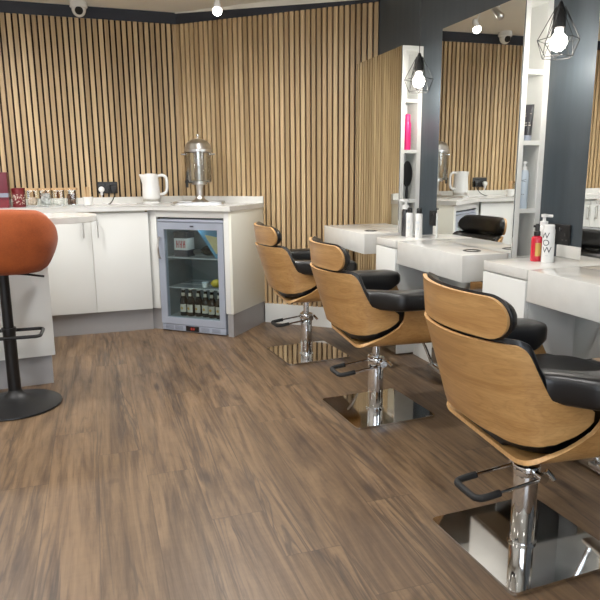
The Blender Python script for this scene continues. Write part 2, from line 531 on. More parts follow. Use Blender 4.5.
def pillow(cols, normals, thick, nv=10, gap=.0, exp=.45, endlen=6):
    """closed cushion over columns (x,y,ztop,zbot) bulging along the inward normal"""
    bm = B(); A = []; C = []; n = len(cols)
    for i, (x, y, zt, zb) in enumerate(cols):
        nx, ny = normals[i]; ra = []; rc = []
        e = min(1.0, min(i, n - 1 - i) / endlen); pu = (1 - (1 - e) ** 2.4) ** .5
        for j in range(nv + 1):
            f = j / nv; z = zb + (zt - zb) * f
            pv = max(0.0, 1 - abs(2 * f - 1) ** 4) ** exp
            d = gap + thick * (.22 + .78 * pv * pu)
            g = gap + .012 * (1 - pv * pu)
            ra.append((lean(x, z) + nx * g, y + ny * g, z)); rc.append((lean(x, z) + nx * d, y + ny * d, z))
        A.append(ra); C.append(rc)
    two_grids(bm, A, C, 0)
    return bm

def chair_back_cushion():
    n = len(PROF); lo, hi = 24, n - 25
    cols = []; nm = []
    for i in range(lo, hi):
        x, y, zt, zb = PROF[i]
        sh = 3 if i < n // 2 else -3
        zt2 = PROF[min(max(i + sh, 0), n - 1)][2]
        cols.append((x, y, max(zt, zt2) + .010, .475)); nm.append(prof_normal(PROF, i))
    return pillow(cols, nm, .075, gap=.0135)

def head_cols(grow, n=40):
    W, H, zc = .240 + grow, .0535 + grow, .776
    cols = []
    for i in range(n + 1):
        y = -W * math.cos(PI * i / n)
        r = .052 + grow
        ay = abs(y)
        if ay > W - r:
            q = (ay - (W - r)) / r
            hh = (H - r) + r * math.sqrt(max(0, 1 - q * q))
        else: hh = H
        hh = max(hh, .004)
        cols.append((-.331 + 1.18 * y * y, y, zc + hh, zc - hh))
    return cols
def chair_head_shell():
    bm = B(); A = []; C = []; cols = head_cols(0)
    for i, (x, y, zt, zb) in enumerate(cols):
        nx, ny = prof_normal(cols, i)
        ra = []; rc = []
        for j in range(9):
            z = zb + (zt - zb) * j / 8
            xo = x + (.776 - z) * .10
            ra.append((xo, y, z)); rc.append((xo + nx * .012, y + ny * .012, z))
        A.append(ra); C.append(rc)
    two_grids(bm, A, C, 1); return bm
def chair_head_cushion():
    cols = head_cols(.006)
    nm = [prof_normal(cols, i) for i in range(len(cols))]
    bm = B(); A = []; C = []; n = len(cols)
    for i, (x, y, zt, zb) in enumerate(cols):
        nx, ny = nm[i]; ra = []; rc = []
        e = min(1.0, min(i, n - 1 - i) / 6); pu = (1 - (1 - e) ** 2.4) ** .5
        for j in range(11):
            f = j / 10; z = zb + (zt - zb) * f; xo = x + (.776 - z) * .10
            pv = max(0.0, 1 - abs(2 * f - 1) ** 4) ** .45
            d = .0125 + .036 * (.20 + .80 * pv * pu); g = .0125 + .006 * (1 - pv * pu)
            ra.append((xo + nx * g, y + ny * g, z)); rc.append((xo + nx * d, y + ny * d, z))
        A.append(ra); C.append(rc)
    two_grids(bm, A, C, 0)
    return bm

SC = [(.0, .378), (.13, .378), (.196, .380), (.238, .391), (.259, .418), (.266, .455), (.271, .500), (.273, .545), (.274, .576)]
XR = [(.37, -.190), (.380, -.187), (.391, -.172), (.412, -.132), (.430, -.088), (.450, -.050), (.474, -.014), (.505, .006), (.58, .012)]
XF = [(.38, .265), (.44, .25), (.50, .21), (.58, .17)]
def chair_seat_shell():
    half = [Vector((y, z)) for y, z in SC]
    pts = catmull([(p.x, p.y, 0) for p in half], 5)
    full = [(-p.x, p.y) for p in pts[:0:-1]] + [(p.x, p.y) for p in pts]
    bm = B(); A = []; C = []; n = len(full); NX = 12
    for i, (y, z) in enumerate(full):
        a = full[max(0, i - 1)]; b = full[min(n - 1, i + 1)]
        ty, tz = b[0] - a[0], b[1] - a[1]; l = math.hypot(ty, tz); ny, nz = -tz / l, ty / l
        x0, x1 = lerp_tab(XR, z), lerp_tab(XF, z)
        A.append([(x0 + (x1 - x0) * k / NX, y, z) for k in range(NX + 1)])
        C.append([(x0 + (x1 - x0) * k / NX, y + ny * .013, z + nz * .013) for k in range(NX + 1)])
    two_grids(bm, A, C, 1); return bm

def arm_pad(s):
    """thick rounded pad; its lower half tucks inside the plywood side"""
    bm = B(); L0, L1 = -.212, .205; N = 26; K = 28; rings = []
    for i in range(N + 1):
        f = i / N; x = L0 + (L1 - L0) * f
        e = min(1, f / .13, (1 - f) / .22); sc = max(math.sqrt(max(0.0, 1 - (1 - e) ** 2)), .04)
        q = max(0, min(1, (.46 - f) / .36)); q = q * q * (3 - 2 * q)
        cy = .287 - .090 * q; hw = (.058 - .018 * q) * (.25 + .75 * sc)
        zt = .638 - .004 * q; zi = .494; zo = .556
        cz = .590; ring = []
        for k in range(K):
            a = 2 * PI * k / K; c, d = math.cos(a), math.sin(a); ex = .5
            yy = hw * math.copysign(abs(c) ** ex, c); dd = math.copysign(abs(d) ** ex, d)
            t_ = min(1, max(0, (cy + yy - .220) / .03)) 
            low = zi + (zo - zi) * t_ * t_ * (3 - 2 * t_)
            h_ = (zt - cz) if dd > 0 else (cz - low)
            ring.append(bm.verts.new((x, s * (cy + yy), cz + h_ * dd * (.45 + .55 * sc))))
        rings.append(ring)
    for a, b in zip(rings, rings[1:]):
        for k in range(K): bm.faces.new((a[k], a[(k + 1) % K], b[(k + 1) % K], b[k]))
    bm.faces.new(rings[0]); bm.faces.new(rings[-1][::-1]); return bm

def make_chair(label):
    t = thing('salon_chair', label, 'chair', group='salon chairs in front of the mirrors')
    obj('back_shell', chair_back_shell(), [M['oak'], M['ply']], t)
    obj('back_cushion', chair_back_cushion(), M['leather'], t, 50)
    obj('headrest_shell', chair_head_shell(), [M['oak'], M['ply']], t)
    obj('headrest_cushion', chair_head_cushion(), M['leather'], t, 50)
    bm = B(); box(bm, -.300, -.284, -.07, .07, .66, .76, .004); obj('headrest_bracket', bm, M['black'], t)
    obj('seat_shell', chair_seat_shell(), [M['oak'], M['ply']], t)
    bm = B(); prism(bm, [(x + .045, y) for x, y in rrect(.46, .44, .10, 8)], .3985, .535)
    bmesh.ops.bevel(bm, geom=[e for e in bm.edges if abs(e.verts[0].co.z - e.verts[1].co.z) < 1e-6], offset=.028, segments=4, profile=.5, affect='EDGES')
    obj('seat_cushion', bm, M['leather'], t, 60)
    for s in (-1, 1):
        a = obj('armrest', arm_pad(s), M['leather'], t, 60)
        bm = B(); tube(bm, [(-.004, s * .262, .552), (-.004, s * .282, .552)], .0055, 10); obj('bolt', bm, M['chrome'], a)
    for c_ in t.children: c_.location.x += SHX
    # base
    bm = B(); prism(bm, rrect(.41, .41, .02), .002, .013); 
    obj('base_plate', bm, M['plate'], t, 30)
    bm = B(); disc_cyl(bm, .044, .013, .019, 32); disc_cyl(bm, .0365, .018, .262, 32, bev=.003)
    obj('column', bm, M['chrome'], t)
    bm = B(); disc_cyl(bm, .017, .26, .362, 20); disc_cyl(bm, .026, .335, .362, 20)
    obj('piston', bm, M['chrome'], t)
    bm = B(); box(bm, -.10, .10, -.10, .10, .360, .3835, .004); obj('seat_bracket', bm, M['black'], t)
    bm = B(); disc_cyl(bm, .041, .236, .268, 28, bev=.004)
    for s in (-1, 1):
        tube(bm, [(.006, s * .034, .25), (.006, s * .066, .25)], .012, 12)
        tube(bm, [(.006, s * .06, .25), (.006, s * .074, .25)], .016, 12)
    tube(bm, [(.03, -.05, .262), (.052, -.062, .236)], .008, 8)
    obj('collar', bm, M['chrome'], t)
    ped = [(0, -.058, .25), (-.12, -.06, .236), (-.185, -.06, .228), (-.205, -.05, .226), (-.21, -.03, .2255), (-.21, .03, .2255), (-.205, .05, .226), (-.185, .06, .228), (-.12, .06, .236), (0, .058, .25)]
    bm = B(); tube(bm, catmull(ped, 5), .0052, 10); p = obj('foot_pedal', bm, M['chrome'], t)
    bm = B(); tube(bm, catmull([(-.135, -.06, .234)] + ped[2:8] + [(-.135, .06, .234)], 6), .0105, 12); obj('grip', bm, M['foam'], p)
    bm = B()
    for s in (-1, 1):
        tube(bm, catmull([(.20, s * .12, .402), (.26, s * .12, .36), (.335, s * .12, .20), (.35, s * .12, .165)], 5), .008, 10)
    tube(bm, [(.35, -.12, .165), (.35, .12, .165)], .008, 10)
    fr = obj('footrest', bm, M['chrome'], t)
    bm = B(); box(bm, .335, .385, -.15, .15, .150, .164, .004); obj('foot_plate', bm, M['steel'], fr)
    for c_ in t.children:                        # the foot and pedal stay square to the room when the seat swivels
        if c_.name.startswith('base_plate'): c_.rotation_euler.z = .14; c_.location = (.010, .006, 0)
        if c_.name.startswith(('foot_pedal', 'collar')): c_.rotation_euler.z = .09
        if c_.name.startswith('foot_pedal'): c_.location.z = -.010
    return t

def copy_tree(o, parent=None):
    c = o.copy(); COL.objects.link(c)
    if parent is not None: c.parent = parent
    for ch in o.children: copy_tree(ch, c)
    return c

ch = make_chair('nearest and largest oak shell salon chair with black leather cushions')
ch.location = (1.189, 1.460, 0); ch.rotation_euler = (0, 0, -.09)
for loc, rz, lab in (((1.232, 2.630, 0), -.085, 'middle oak shell salon chair with black leather, between two other salon chairs'),
                     ((1.223, 3.648, 0), -.06, 'farthest oak shell salon chair with black leather, beside the drinks cooler cabinet')):
    c = copy_tree(ch); c.location = loc; c.rotation_euler = (0, 0, rz); c['label'] = lab

# ------------------------------------------------------------------ mirror units, tables, pedestals
MZ = 1.843
def mirror_unit(y0, y1, label):
    """y0 far end, y1 near end; open shelves on the near side"""
    t = thing('mirror_unit', label, 'mirror', (XM, y1, 0), 0, 'mirror units along the dark wall')
    far = y0 - y1; dep = XW - XM - .001
    farb = min(far, 4.03 - y1)
    bm = B()
    box(bm, .006, .030, 0, far, .01, MZ, .0015)                       # front board behind the glass
    box(bm, .030, dep, 0, farb, MZ - .025, MZ)                         # top
    box(bm, .030, dep, .13, .148, .01, MZ - .025)                      # back of the shelves
    box(bm, dep - .026, dep, 0, .13, .01, MZ - .025)                   # board at the wall
    box(bm, .030, dep, farb - .018, farb, .01, MZ - .025)              # far end
    box(bm, .030, dep - .026, .0, .016, .01, .76)                      # closed below
    obj('carcass', bm, M['white'], t, 0)
    for z in (1.541, 1.251, .961):
        bm = B(); box(bm, .030, dep - .026, .001, .13, z - .010, z + .009); obj('shelf', bm, M['white'], t, 0)
    bm = B(); box(bm, 0, .006, .002, far - .002, .012, MZ - .002, .001, 1); obj('mirror_glass', bm, M['mirror'], t, 0)
    return t
MU = [(4.084, 3.428), (2.987, 2.329), (1.917, 1.26)]
mirror_unit(*MU[0], 'farthest tall mirror with white shelf column, nearest the slatted corner')
mirror_unit(*MU[1], 'middle tall mirror with white shelf column, behind the middle white table')
mirror_unit(*MU[2], 'nearest tall mirror, only its far edge showing at the right of the photo')

ZT = .775
def styling_table(y0, y1, gr, label):
    t = thing('styling_table', label, 'table', (XT, y1, .655), 0, 'wall hung white styling tables')
    bm = B(); box(bm, 0, XM - XT - .0015, 0, y0 - y1, 0, ZT - .655, .003); obj('table_body', bm, M['top'], t)
    bm = B(); lathe(bm, [(.030, 0), (.040, 0), (.041, .002), (.038, .004), (.031, .003), (.030, 0)], 28, (gr[0] - XT, gr[1] - y1, ZT - .655))
    obj('cable_grommet', bm, M['blackmetal'], t, label='dark round cable ring in the table top')
    return t
styling_table(4.086, 3.40, (1.625, 3.571), 'farthest thick white wall table, beside the slatted corner wall')
styling_table(2.972, 2.351, (1.632, 2.475), 'middle thick white wall table with a dark cable ring, behind the middle chair')
styling_table(1.914, 1.27, (1.625, 1.40), 'nearest thick white wall table running off the right of the photo')

TRIM = 4
def pedestal(y0, y1, label):
    t = thing('drawer_pedestal', label, 'cabinet', (XT, y1, .40), 0, 'drawer pedestals between the mirrors')
    dep = XW - XT; w_ = y0 - y1
    bm = B(); box(bm, .018, dep, 0, w_, 0, .335); obj('carcass', bm, M['white'], t, 0)
    bm = B(); box(bm, -.002, .016, .002, w_ - .002, .002, .330, .0015); obj('drawer', bm, M['white'], t)
    bm = B(); box(bm, 0, dep, 0, w_, .336, .375, .002); obj('top_board', bm, M['top'], t)
    global TRIM
    bm = B(); box(bm, XW - .016, XW, y1, y0, .7752, .825, .002); struct('trim_%d' % TRIM, bm, M['top'], 30); TRIM += 1
    return t
pedestal(3.230, 2.989, 'white wall hung drawer pedestal with two white bottles and a dark pump bottle on it')
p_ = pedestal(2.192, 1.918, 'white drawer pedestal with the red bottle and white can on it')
bm = B(); box(bm, .13, XW - XT, .002, .272, -.40, -.0005); obj('lower_panel', bm, M['black'], p_, 0, label='black board filling the gap below the white drawer box')  # added board that makes the gap below the drawers black

def double_socket(nm, loc, rz, label):
    """plate faces local -y"""
    t = thing(nm, label, 'socket', loc, rz, 'black double sockets')
    bm = B(); box(bm, -.073, .073, -.010, 0, -.043, .043, .004, 3)
    obj('face_plate', bm, M['black'], t)
    for s in (-1, 1):
        bm = B(); box(bm, s * .018 - .006, s * .018 + .006, -.014, -.009, .014, .030, .002); obj('rocker_switch', bm, M['smoke'], t)
        bm = B()
        for dx, dz, hx, hz in ((0, .004, .003, .006), (-.011, -.018, .005, .003), (.011, -.018, .005, .003)):
            box(bm, s * .045 + dx - hx, s * .045 + dx + hx, -.0106, -.0098, dz - .004 - hz, dz - .004 + hz)
        obj('pin_holes', bm, M['pinhole'], t, 0)
    return t
double_socket('wall_socket', (XW, 2.200, .868), PI / 2 * -1, 'black double socket on the dark wall behind the red bottle')
double_socket('wall_socket', (XW, 3.215, .868), PI / 2 * -1, 'black double socket on the dark wall behind the two white bottles')

# ------------------------------------------------------------------ pendants
def pendant(x, y, label):
    t = thing('pendant_light', label, 'lamp', (x, y, .0), 0, 'wire cage pendant lights')
    bm = B(); tube(bm, [(0, 0, 1.74), (0, 0, ZC - .02)], .0022, 8); obj('cord', bm, M['black'], t)
    bm = B(); lathe(bm, [(0, 0), (.05, 0), (.05, -.012), (.04, -.022), (0, -.022)], 24, (0, 0, ZC)); obj('ceiling_rose', bm, M['black'], t)
    bm = B(); lathe(bm, [(0, 1.762), (.006, 1.760), (.023, 1.718), (.023, 1.667), (.019, 1.665), (0, 1.665)], 20); obj('lamp_holder', bm, M['blackmetal'], t)
    N = 6; apex = [(.018 * math.cos(2 * PI * k / N), .018 * math.sin(2 * PI * k / N), 1.741) for k in range(N)]
    mid = [(.077 * math.cos(2 * PI * (k + .5) / N), .077 * math.sin(2 * PI * (k + .5) / N), 1.624) for k in range(N)]
    bot = [(.058 * math.cos(2 * PI * k / N), .058 * math.sin(2 * PI * k / N), 1.560) for k in range(N)]
    bm = B()
    for k in range(N):
        k2 = (k + 1) % N
        for a, b in ((apex[k], mid[k]), (mid[k], mid[k2]), (mid[k], bot[k]), (mid[k], bot[k2]), (bot[k], bot[k2])):
            tube(bm, [a, b], .0016, 6)
        if k % 2 == 0: tube(bm, [apex[k], mid[(k - 1) % N]], .0016, 6)
    obj('wire_cage', bm, M['blackmetal'], t)
    bm = B(); lathe(bm, [(0, 1.665), (.014, 1.662), (.016, 1.646), (.03, 1.632), (.033, 1.614), (.026, 1.592), (.012, 1.583), (0, 1.581)], 20)
    obj('bulb', bm, M['bulb'], t, 60)
    ld = bpy.data.lights.new('pendant_glow', 'POINT'); ld.energy = 5; ld.color = (1, .93, .84); ld.shadow_soft_size = .035
    lo = bpy.data.objects.new('pendant_glow', ld); link(lo); lo.location = (x, y, 1.535)
    return t
pendant(1.727, 3.20, 'black wire cage pendant light in front of the farthest shelf column')
pendant(1.737, 2.118, 'black wire cage pendant light nearest the camera at top right')

# ------------------------------------------------------------------ bottles on the pedestals and shelves
def cyl_text(body, r, z, ang, size, mat, parent, name='print', sy=1.0):
    """lettering wrapped round a cylinder of radius r, centred at angle ang, baseline z"""
    cu = bpy.data.curves.new('lettering', 'FONT'); cu.body = body; cu.size = size; cu.align_x = 'CENTER'
    to = bpy.data.objects.new('lettering', cu); COL.objects.link(to)
    dg = bpy.context.evaluated_depsgraph_get()
    me = bpy.data.meshes.new_from_object(to.evaluated_get(dg))
    bpy.data.objects.remove(to)
    bm = B(); bm.from_mesh(me)
    bmesh.ops.subdivide_edges(bm, edges=[e for e in bm.edges if e.calc_length() > size * .3], cuts=2)
    for v in bm.verts:
        a = ang + v.co.x / r; zz = v.co.y * sy
        v.co = Vector(((r + .0006) * math.cos(a), (r + .0006) * math.sin(a), z + zz))
    o = obj(name, bm, mat, parent, 0)
    return o

def pump_top(bm, z, s=1.0, mi=0, ang=PI):
    lathe(bm, [(0, z), (.014 * s, z), (.014 * s, z + .016 * s), (.006 * s, z + .018 * s), (.006 * s, z + .030 * s), (.011 * s, z + .031 * s), (.012 * s, z + .041 * s), (0, z + .043 * s)], 18)
    tube(bm, [(0, 0, z + .036 * s), (.028 * s * math.cos(ang), .028 * s * math.sin(ang), z + .034 * s)], .005 * s, 8)

VA = math.atan2(-2.05, -1.7)                   # direction from the pedestals to the camera
t = thing('spray_bottle', 'red bottle with black spray top and gold label on the nearer pedestal', 'bottle', (1.684, 2.099, ZT))
bm = B(); lathe(bm, [(0, 0), (.020, 0), (.0215, .003), (.0215, .090), (.019, .098), (.011, .102), (0, .102)], 26); obj('body', bm, M['red'], t)
bm = B(); lathe(bm, [(.011, .101), (.013, .103), (.013, .118), (.009, .122), (.009, .145), (.006, .150), (0, .150)], 18); tube(bm, [(0, 0, .140), (.016 * math.cos(2.6), .016 * math.sin(2.6), .140)], .005, 8); obj('spray_top', bm, M['black'], t)
bm = B()
ring = [VA + .55 + k * .1 for k in range(-7, 5)]
for a, b in zip(ring, ring[1:]):
    q = [bm.verts.new((.0220 * math.cos(x), .0220 * math.sin(x), z)) for x, z in ((a, .022), (b, .022), (b, .075), (a, .075))]; bm.faces.new(q)
obj('front_label', bm, M['gold'], t, label='gold front label')

t = thing('hairspray_can', 'white spray can with dark slanted lettering beside the red bottle', 'can', (1.702, 2.052, ZT))
bm = B(); lathe(bm, [(0, 0), (.022, 0), (.0235, .003), (.0235, .128), (.022, .132), (.021, .134), (.021, .146), (.018, .150), (0, .151)], 28); obj('body', bm, M['offwhite'], t)
for k, (L, z) in enumerate((('W', .096), ('O', .068), ('W', .040))):
    cyl_text(L, .0235, z, VA - .62 + .22 * k, .034, M['print_'], t, 'lettering')
cyl_text('XXX'.replace('X', '-'), .0235, .026, VA - .2, .012, M['alud'], t, 'small_print')

t = thing('foam_pump_bottle', 'white foam pump bottle standing behind the red bottle and white can', 'bottle', (1.762, 2.158, ZT))
bm = B(); lathe(bm, [(0, 0), (.026, 0), (.028, .004), (.028, .105), (.026, .125), (.020, .135), (0, .135)], 26); obj('body', bm, M['offwhite'], t)
bm = B(); pump_top(bm, .135, 1.15, ang=-PI * .15); obj('pump', bm, M['offwhite'], t)

def capped_bottle(x, y, label):
    t = thing('styling_bottle', label, 'bottle', (x, y, ZT), 0, 'white bottles with black caps')
    bm = B(); lathe(bm, [(0, 0), (.018, 0), (.0195, .003), (.0195, .128), (.017, .134), (0, .135)], 24); obj('body', bm, M['offwhite'], t)
    bm = B(); lathe(bm, [(.013, .133), (.0145, .135), (.0135, .158), (.010, .163), (0, .164)], 18); tube(bm, [(0, 0, .156), (-.018, -.012, .156)], .0045, 8); obj('cap', bm, M['black'], t)
    for z in (.045, .08): cyl_text('IIII', .0195, z, VA - .2, .018, M['paleblue'], t, 'lettering')
    return t
capped_bottle(1.672, 3.158, 'white bottle with black cap, left of the pair on the farther pedestal')
capped_bottle(1.690, 3.085, 'white bottle with black cap, right of the pair on the farther pedestal')
t = thing('pump_bottle', 'smoky dark bottle with a white pump on the farther pedestal', 'bottle', (1.670, 3.205, ZT))
bm = B(); lathe(bm, [(0, 0), (.020, 0), (.022, .003), (.022, .135), (.019, .147), (.012, .152), (0, .152)], 24); obj('body', bm, M['smoke'], t)
bm = B(); pump_top(bm, .152, 1.35, ang=PI * .9); obj('pump', bm, M['offwhite'], t)

# far unit shelves
t = thing('pink_bottle', 'tall pink bottle on the second shelf of the farthest mirror unit', 'bottle', (XM + .060, 3.452, 1.2605))
bm = B(); lathe(bm, [(0, 0), (.020, 0), (.021, .004), (.021, .15), (.016, .165), (0, .166)], 20); obj('body', bm, M['pink'], t)
bm = B(); lathe(bm, [(.014, .165), (.016, .167), (.016, .20), (.013, .205), (0, .206)], 18); obj('cap', bm, M['pink'], t)
t = thing('paddle_brush', 'black oval paddle brush standing in the third shelf space of the farthest mirror unit', 'brush', (XM + .068, 3.458, .9725))
bm = B()
lathe(bm, [(0, -.011), (.5, -.011), (.92, -.008), (1, 0), (.92, .008), (.5, .011), (0, .011)], 26, mtx=Matrix.Translation((0, 0, .148)) @ Matrix.Rotation(PI / 2, 4, 'X') @ Matrix.Diagonal((.033, .078, 1, 1)))
obj('paddle', bm, M['black'], t)
bm = B(); tube(bm, [(0, 0, .0), (0, 0, .03), (0, 0, .075)], [.008, .009, .007], 12); obj('handle', bm, M['black'], t)
# middle unit shelves
t = thing('styling_tube', 'black squeeze tube with pale lettering on the second shelf of the middle mirror unit', 'tube', (XM + .062, 2.352, 1.2605), VA - PI / 2 + PI)
bm = B()
lathe(bm, [(0, 0), (.017, 0), (.018, .002), (.018, .02), (.015, .022), (0, .022)], 20)
obj('cap', bm, M['alu'], t)
bm = B(); A = []; C = []
for i in range(13):
    f = -1 + i / 6; row = []; row2 = []
    for j in range(9):
        z = .022 + .128 * j / 8; w_ = .018 + .005 * j / 8; d = .016 * (1 - j / 8) + .0012
        dd = d * math.sqrt(max(0, 1 - f * f)) + .0006
        row.append((w_ * f, -dd, z)); row2.append((w_ * f, dd, z))
    A.append(row); C.append(row2)
two_grids(bm, A, C)
for k, z in enumerate((.062, .072, .10, .11, .128)):
    box(bm, -.012, .012 - .004 * (k % 3), -.0140 + .012 * (z - .05) / .09, -.0130 + .012 * (z - .05) / .09, z, z + .003, mi=1)
obj('tube_body', bm, [M['smoke'], M['label']], t)
t = thing('clear_pump_bottle', 'pale blue white pump bottle on the third shelf of the middle mirror unit', 'bottle', (XM + .060, 2.353, .9705))
bm = B(); lathe(bm, [(0, 0), (.019, 0), (.0205, .003), (.0205, .15), (.017, .165), (0, .166)], 24); obj('body', bm, M['paleblue'], t)
bm = B(); pump_top(bm, .166, .85, ang=PI * .8); obj('pump', bm, M['offwhite'], t)
cyl_text('HC', .0205, .115, VA, .016, M['print_'], t, 'lettering')
cyl_text('..', .0205, .060, VA, .030, M['print_'], t, 'lettering')

# ------------------------------------------------------------------ kitchen corner
ZW = .915; YC = 4.61
T0 = .874                                       # right end of the run along the corner wall
FD = .5145
# worktop
f0 = DG(T0 - .004, FD + .02)
# crossing of the two front edges
def cross_t():
    t = T0
    while DG(t, FD + .02)[1] < YC - .02: t += .0005
    return t
tx = cross_t()
XE = -2.2
sE = (D1[0] - XE) / CB
bm = B()
pts = [f0, DG(T0 - .004, .002), DG(LD - .001, .002), LF(sE, .002), (XE, YC - .02), DG(tx, FD + .02)]
prism(bm, pts, ZW - .034, ZW)
bmesh.ops.bevel(bm, geom=[e for e in bm.edges if all(abs(v.co.z - ZW) < 1e-5 for v in e.verts)], offset=.003, segments=2, affect='EDGES')
wt = thing('kitchen_worktop', 'long white worktop bending round the slatted corner above the cupboards and drinks cooler', 'worktop')
obj('worktop_slab', bm, M['top'], wt)
bm = B()
prism(bm, [DG(T0 - .004, .017), DG(T0 - .004, .002), DG(LD - .001, .002), LF(sE, .002), LF(sE, .017), LF(.008, .017)], ZW, ZW + .048)
struct('trim_3', bm, M['top'], 30)

def handle_bar(bm, x, y, z0, z1):
    tube(bm, [(x, y, z1 - .012), (x, y - .026, z1 - .012)], .004, 8); tube(bm, [(x, y, z0 + .012), (x, y - .026, z0 + .012)], .004, 8)
    tube(bm, [(x, y - .026, z0), (x, y - .026, z1)], .005, 10)
def cupboard(x0, xm, x1, label):
    t = thing('kitchen_cupboard', label, 'cupboard', (x0, YC, 0), 0, 'white kitchen cupboards under the worktop')
    bm = B(); box(bm, 0, x1 - x0 - .02, .020, .36, .165, ZW - .0345); obj('carcass', bm, M['cream'], t, 0)
    for a, b, hx in ((0, xm - x0, xm - x0 - .052), (xm - x0, x1 - x0, xm - x0 + .042)):
        bm = B(); box(bm, a + .0015, b - .0015, 0, .018, .166, ZW - .048, .0015); d = obj('door', bm, M['white'], t)
        bm = B(); handle_bar(bm, hx, 0, .70, .825); obj('handle', bm, M['steel'], d)
    bm = B(); box(bm, 0, x1 - x0, .05, .066, .0, .165); obj('plinth', bm, M['grey'], t, 0)
    return t
cupboard(-.405, -.028, .362, 'white double door kitchen cupboard next to the drinks cooler')
cupboard(-1.16, -.783, -.407, 'white double door kitchen cupboard mostly hidden behind the orange bar stool')

# housing round the cooler, built facing local -y
RZ = -AL
def diag_loc(t, o, z=0): 
    p = DG(t, o); return (p[0], p[1], z)
hs = thing('cooler_housing', 'white surround cabinet with a glossy cream side panel enclosing the drinks cooler', 'cabinet', diag_loc(T0, FD), RZ)
# local: x to the right, so x = -(t-T0); y from front (0) to wall (FD)
bm = B(); box(bm, -.020, 0, 0, FD - .004, .165, ZW - .0345, .001); obj('side_panel', bm, M['cream'], hs, label='glossy cream end panel')
bm = B(); box(bm, -.060, -.0205, 0, .02, .165, ZW - .0345, .001); obj('right_stile', bm, M['white'], hs)
bm = B(); box(bm, -.678, -.606, 0, .02, .165, ZW - .0345, .001); obj('left_stile', bm, M['white'], hs)
bm = B(); box(bm, -.606, -.0605, 0, .02, .832, ZW - .0345, .001); obj('top_rail', bm, M['white'], hs)
bm = B(); box(bm, -.030, -.006, .004, FD - .004, 0, .1645)
obj('side_plinth', bm, M['grey'], hs, 0)
bm = B(); box(bm, -.700, -.612, .03, .05, 0, .1645); obj('front_plinth', bm, M['grey'], hs, 0)
bm = B(); box(bm, -.050, -.031, .004, .02, 0, .1645); obj('leg_panel', bm, M['grey'], hs, 0)

# drinks cooler
FW = .541
fr = thing('drinks_cooler', 'silver glass door drinks cooler with bottles inside, set under the worktop corner', 'fridge', diag_loc(T0 + .0625 + FW, FD - .0), RZ)
# local x 0..FW (left..right), y 0 (front) .. .42
bm = B()
box(bm, 0, .03, .045, .42, .012, .822); box(bm, FW - .03, FW, .045, .42, .012, .822)
box(bm, .03, FW - .03, .045, .42, .79, .822); box(bm, .03, FW - .03, .045, .42, .012, .104); box(bm, .03, FW - .03, .40, .42, .104, .79)
obj('cabinet_body', bm, [M['dark']], fr, 0)
bm = B(); box(bm, .004, FW - .004, .004, .045, .800, .818, .002); obj('top_trim', bm, M['alu'], fr)
bm = B()
gx0, gx1, gz0, gz1 = .056, FW - .050, .106, .748
box(bm, .004, gx0, 0, .04, .058, .796); box(bm, gx1, FW - .004, 0, .04, .058, .796)
box(bm, gx0, gx1, 0, .04, gz1, .796); box(bm, gx0, gx1, 0, .04, .058, gz0)
dr = obj('door_frame', bm, M['alu'], fr, 0)
bm = B(); box(bm, gx0, gx1, .012, .017, gz0, gz1); obj('door_glass', bm, M['fglass'], dr, 0)
bm = B(); tube(bm, catmull([(.020, 0, .69), (.022, -.022, .672), (.026, -.036, .615), (.022, -.022, .555), (.020, 0, .538)], 6), .0075, 10); obj('handle', bm, M['steel'], dr)
bm = B(); box(bm, .275, .305, -.001, .001, .766, .776, 0); obj('badge', bm, M['print_'], dr, 0)
bm = B(); box(bm, .006, FW - .006, .004, .04, .008, .054, .002)
for k in range(9):
    for x0 in (.035, .115, .335, .425):
        box(bm, x0 + k * .0075, x0 + k * .0075 + .004, .0030, .0045, .016, .046, mi=1)
vg = obj('vent_grille', bm, [M['alu'], M['alud']], fr)
bm = B(); box(bm, .205, .315, .002, .006, .012, .050); dp = obj('display', bm, M['black'], vg, 0)
bm = B()
for x0 in (.247, .266):                          # two lit digits
    for (a, b, c, d) in ((0, .011, .038, .0395), (0, .011, .030, .0315), (0, .011, .022, .0235), (0, .0018, .022, .0395), (.0092, .011, .022, .0395)):
        box(bm, x0 + a, x0 + b, .0012, .0021, c, d)
obj('digits', bm, M['led'], dp, 0)
SH = (.538, .318)
for z in SH:
    bm = B()
    for k in range(25): tube(bm, [(.035 + k * (FW - .07) / 24, .07, z), (.035 + k * (FW - .07) / 24, .395, z)], .0016, 5)
    for y in (.065, .23, .39): tube(bm, [(.032, y, z - .002), (FW - .032, y, z - .002)], .0034, 6)
    obj('wire_shelf', bm, M['wire'], fr)

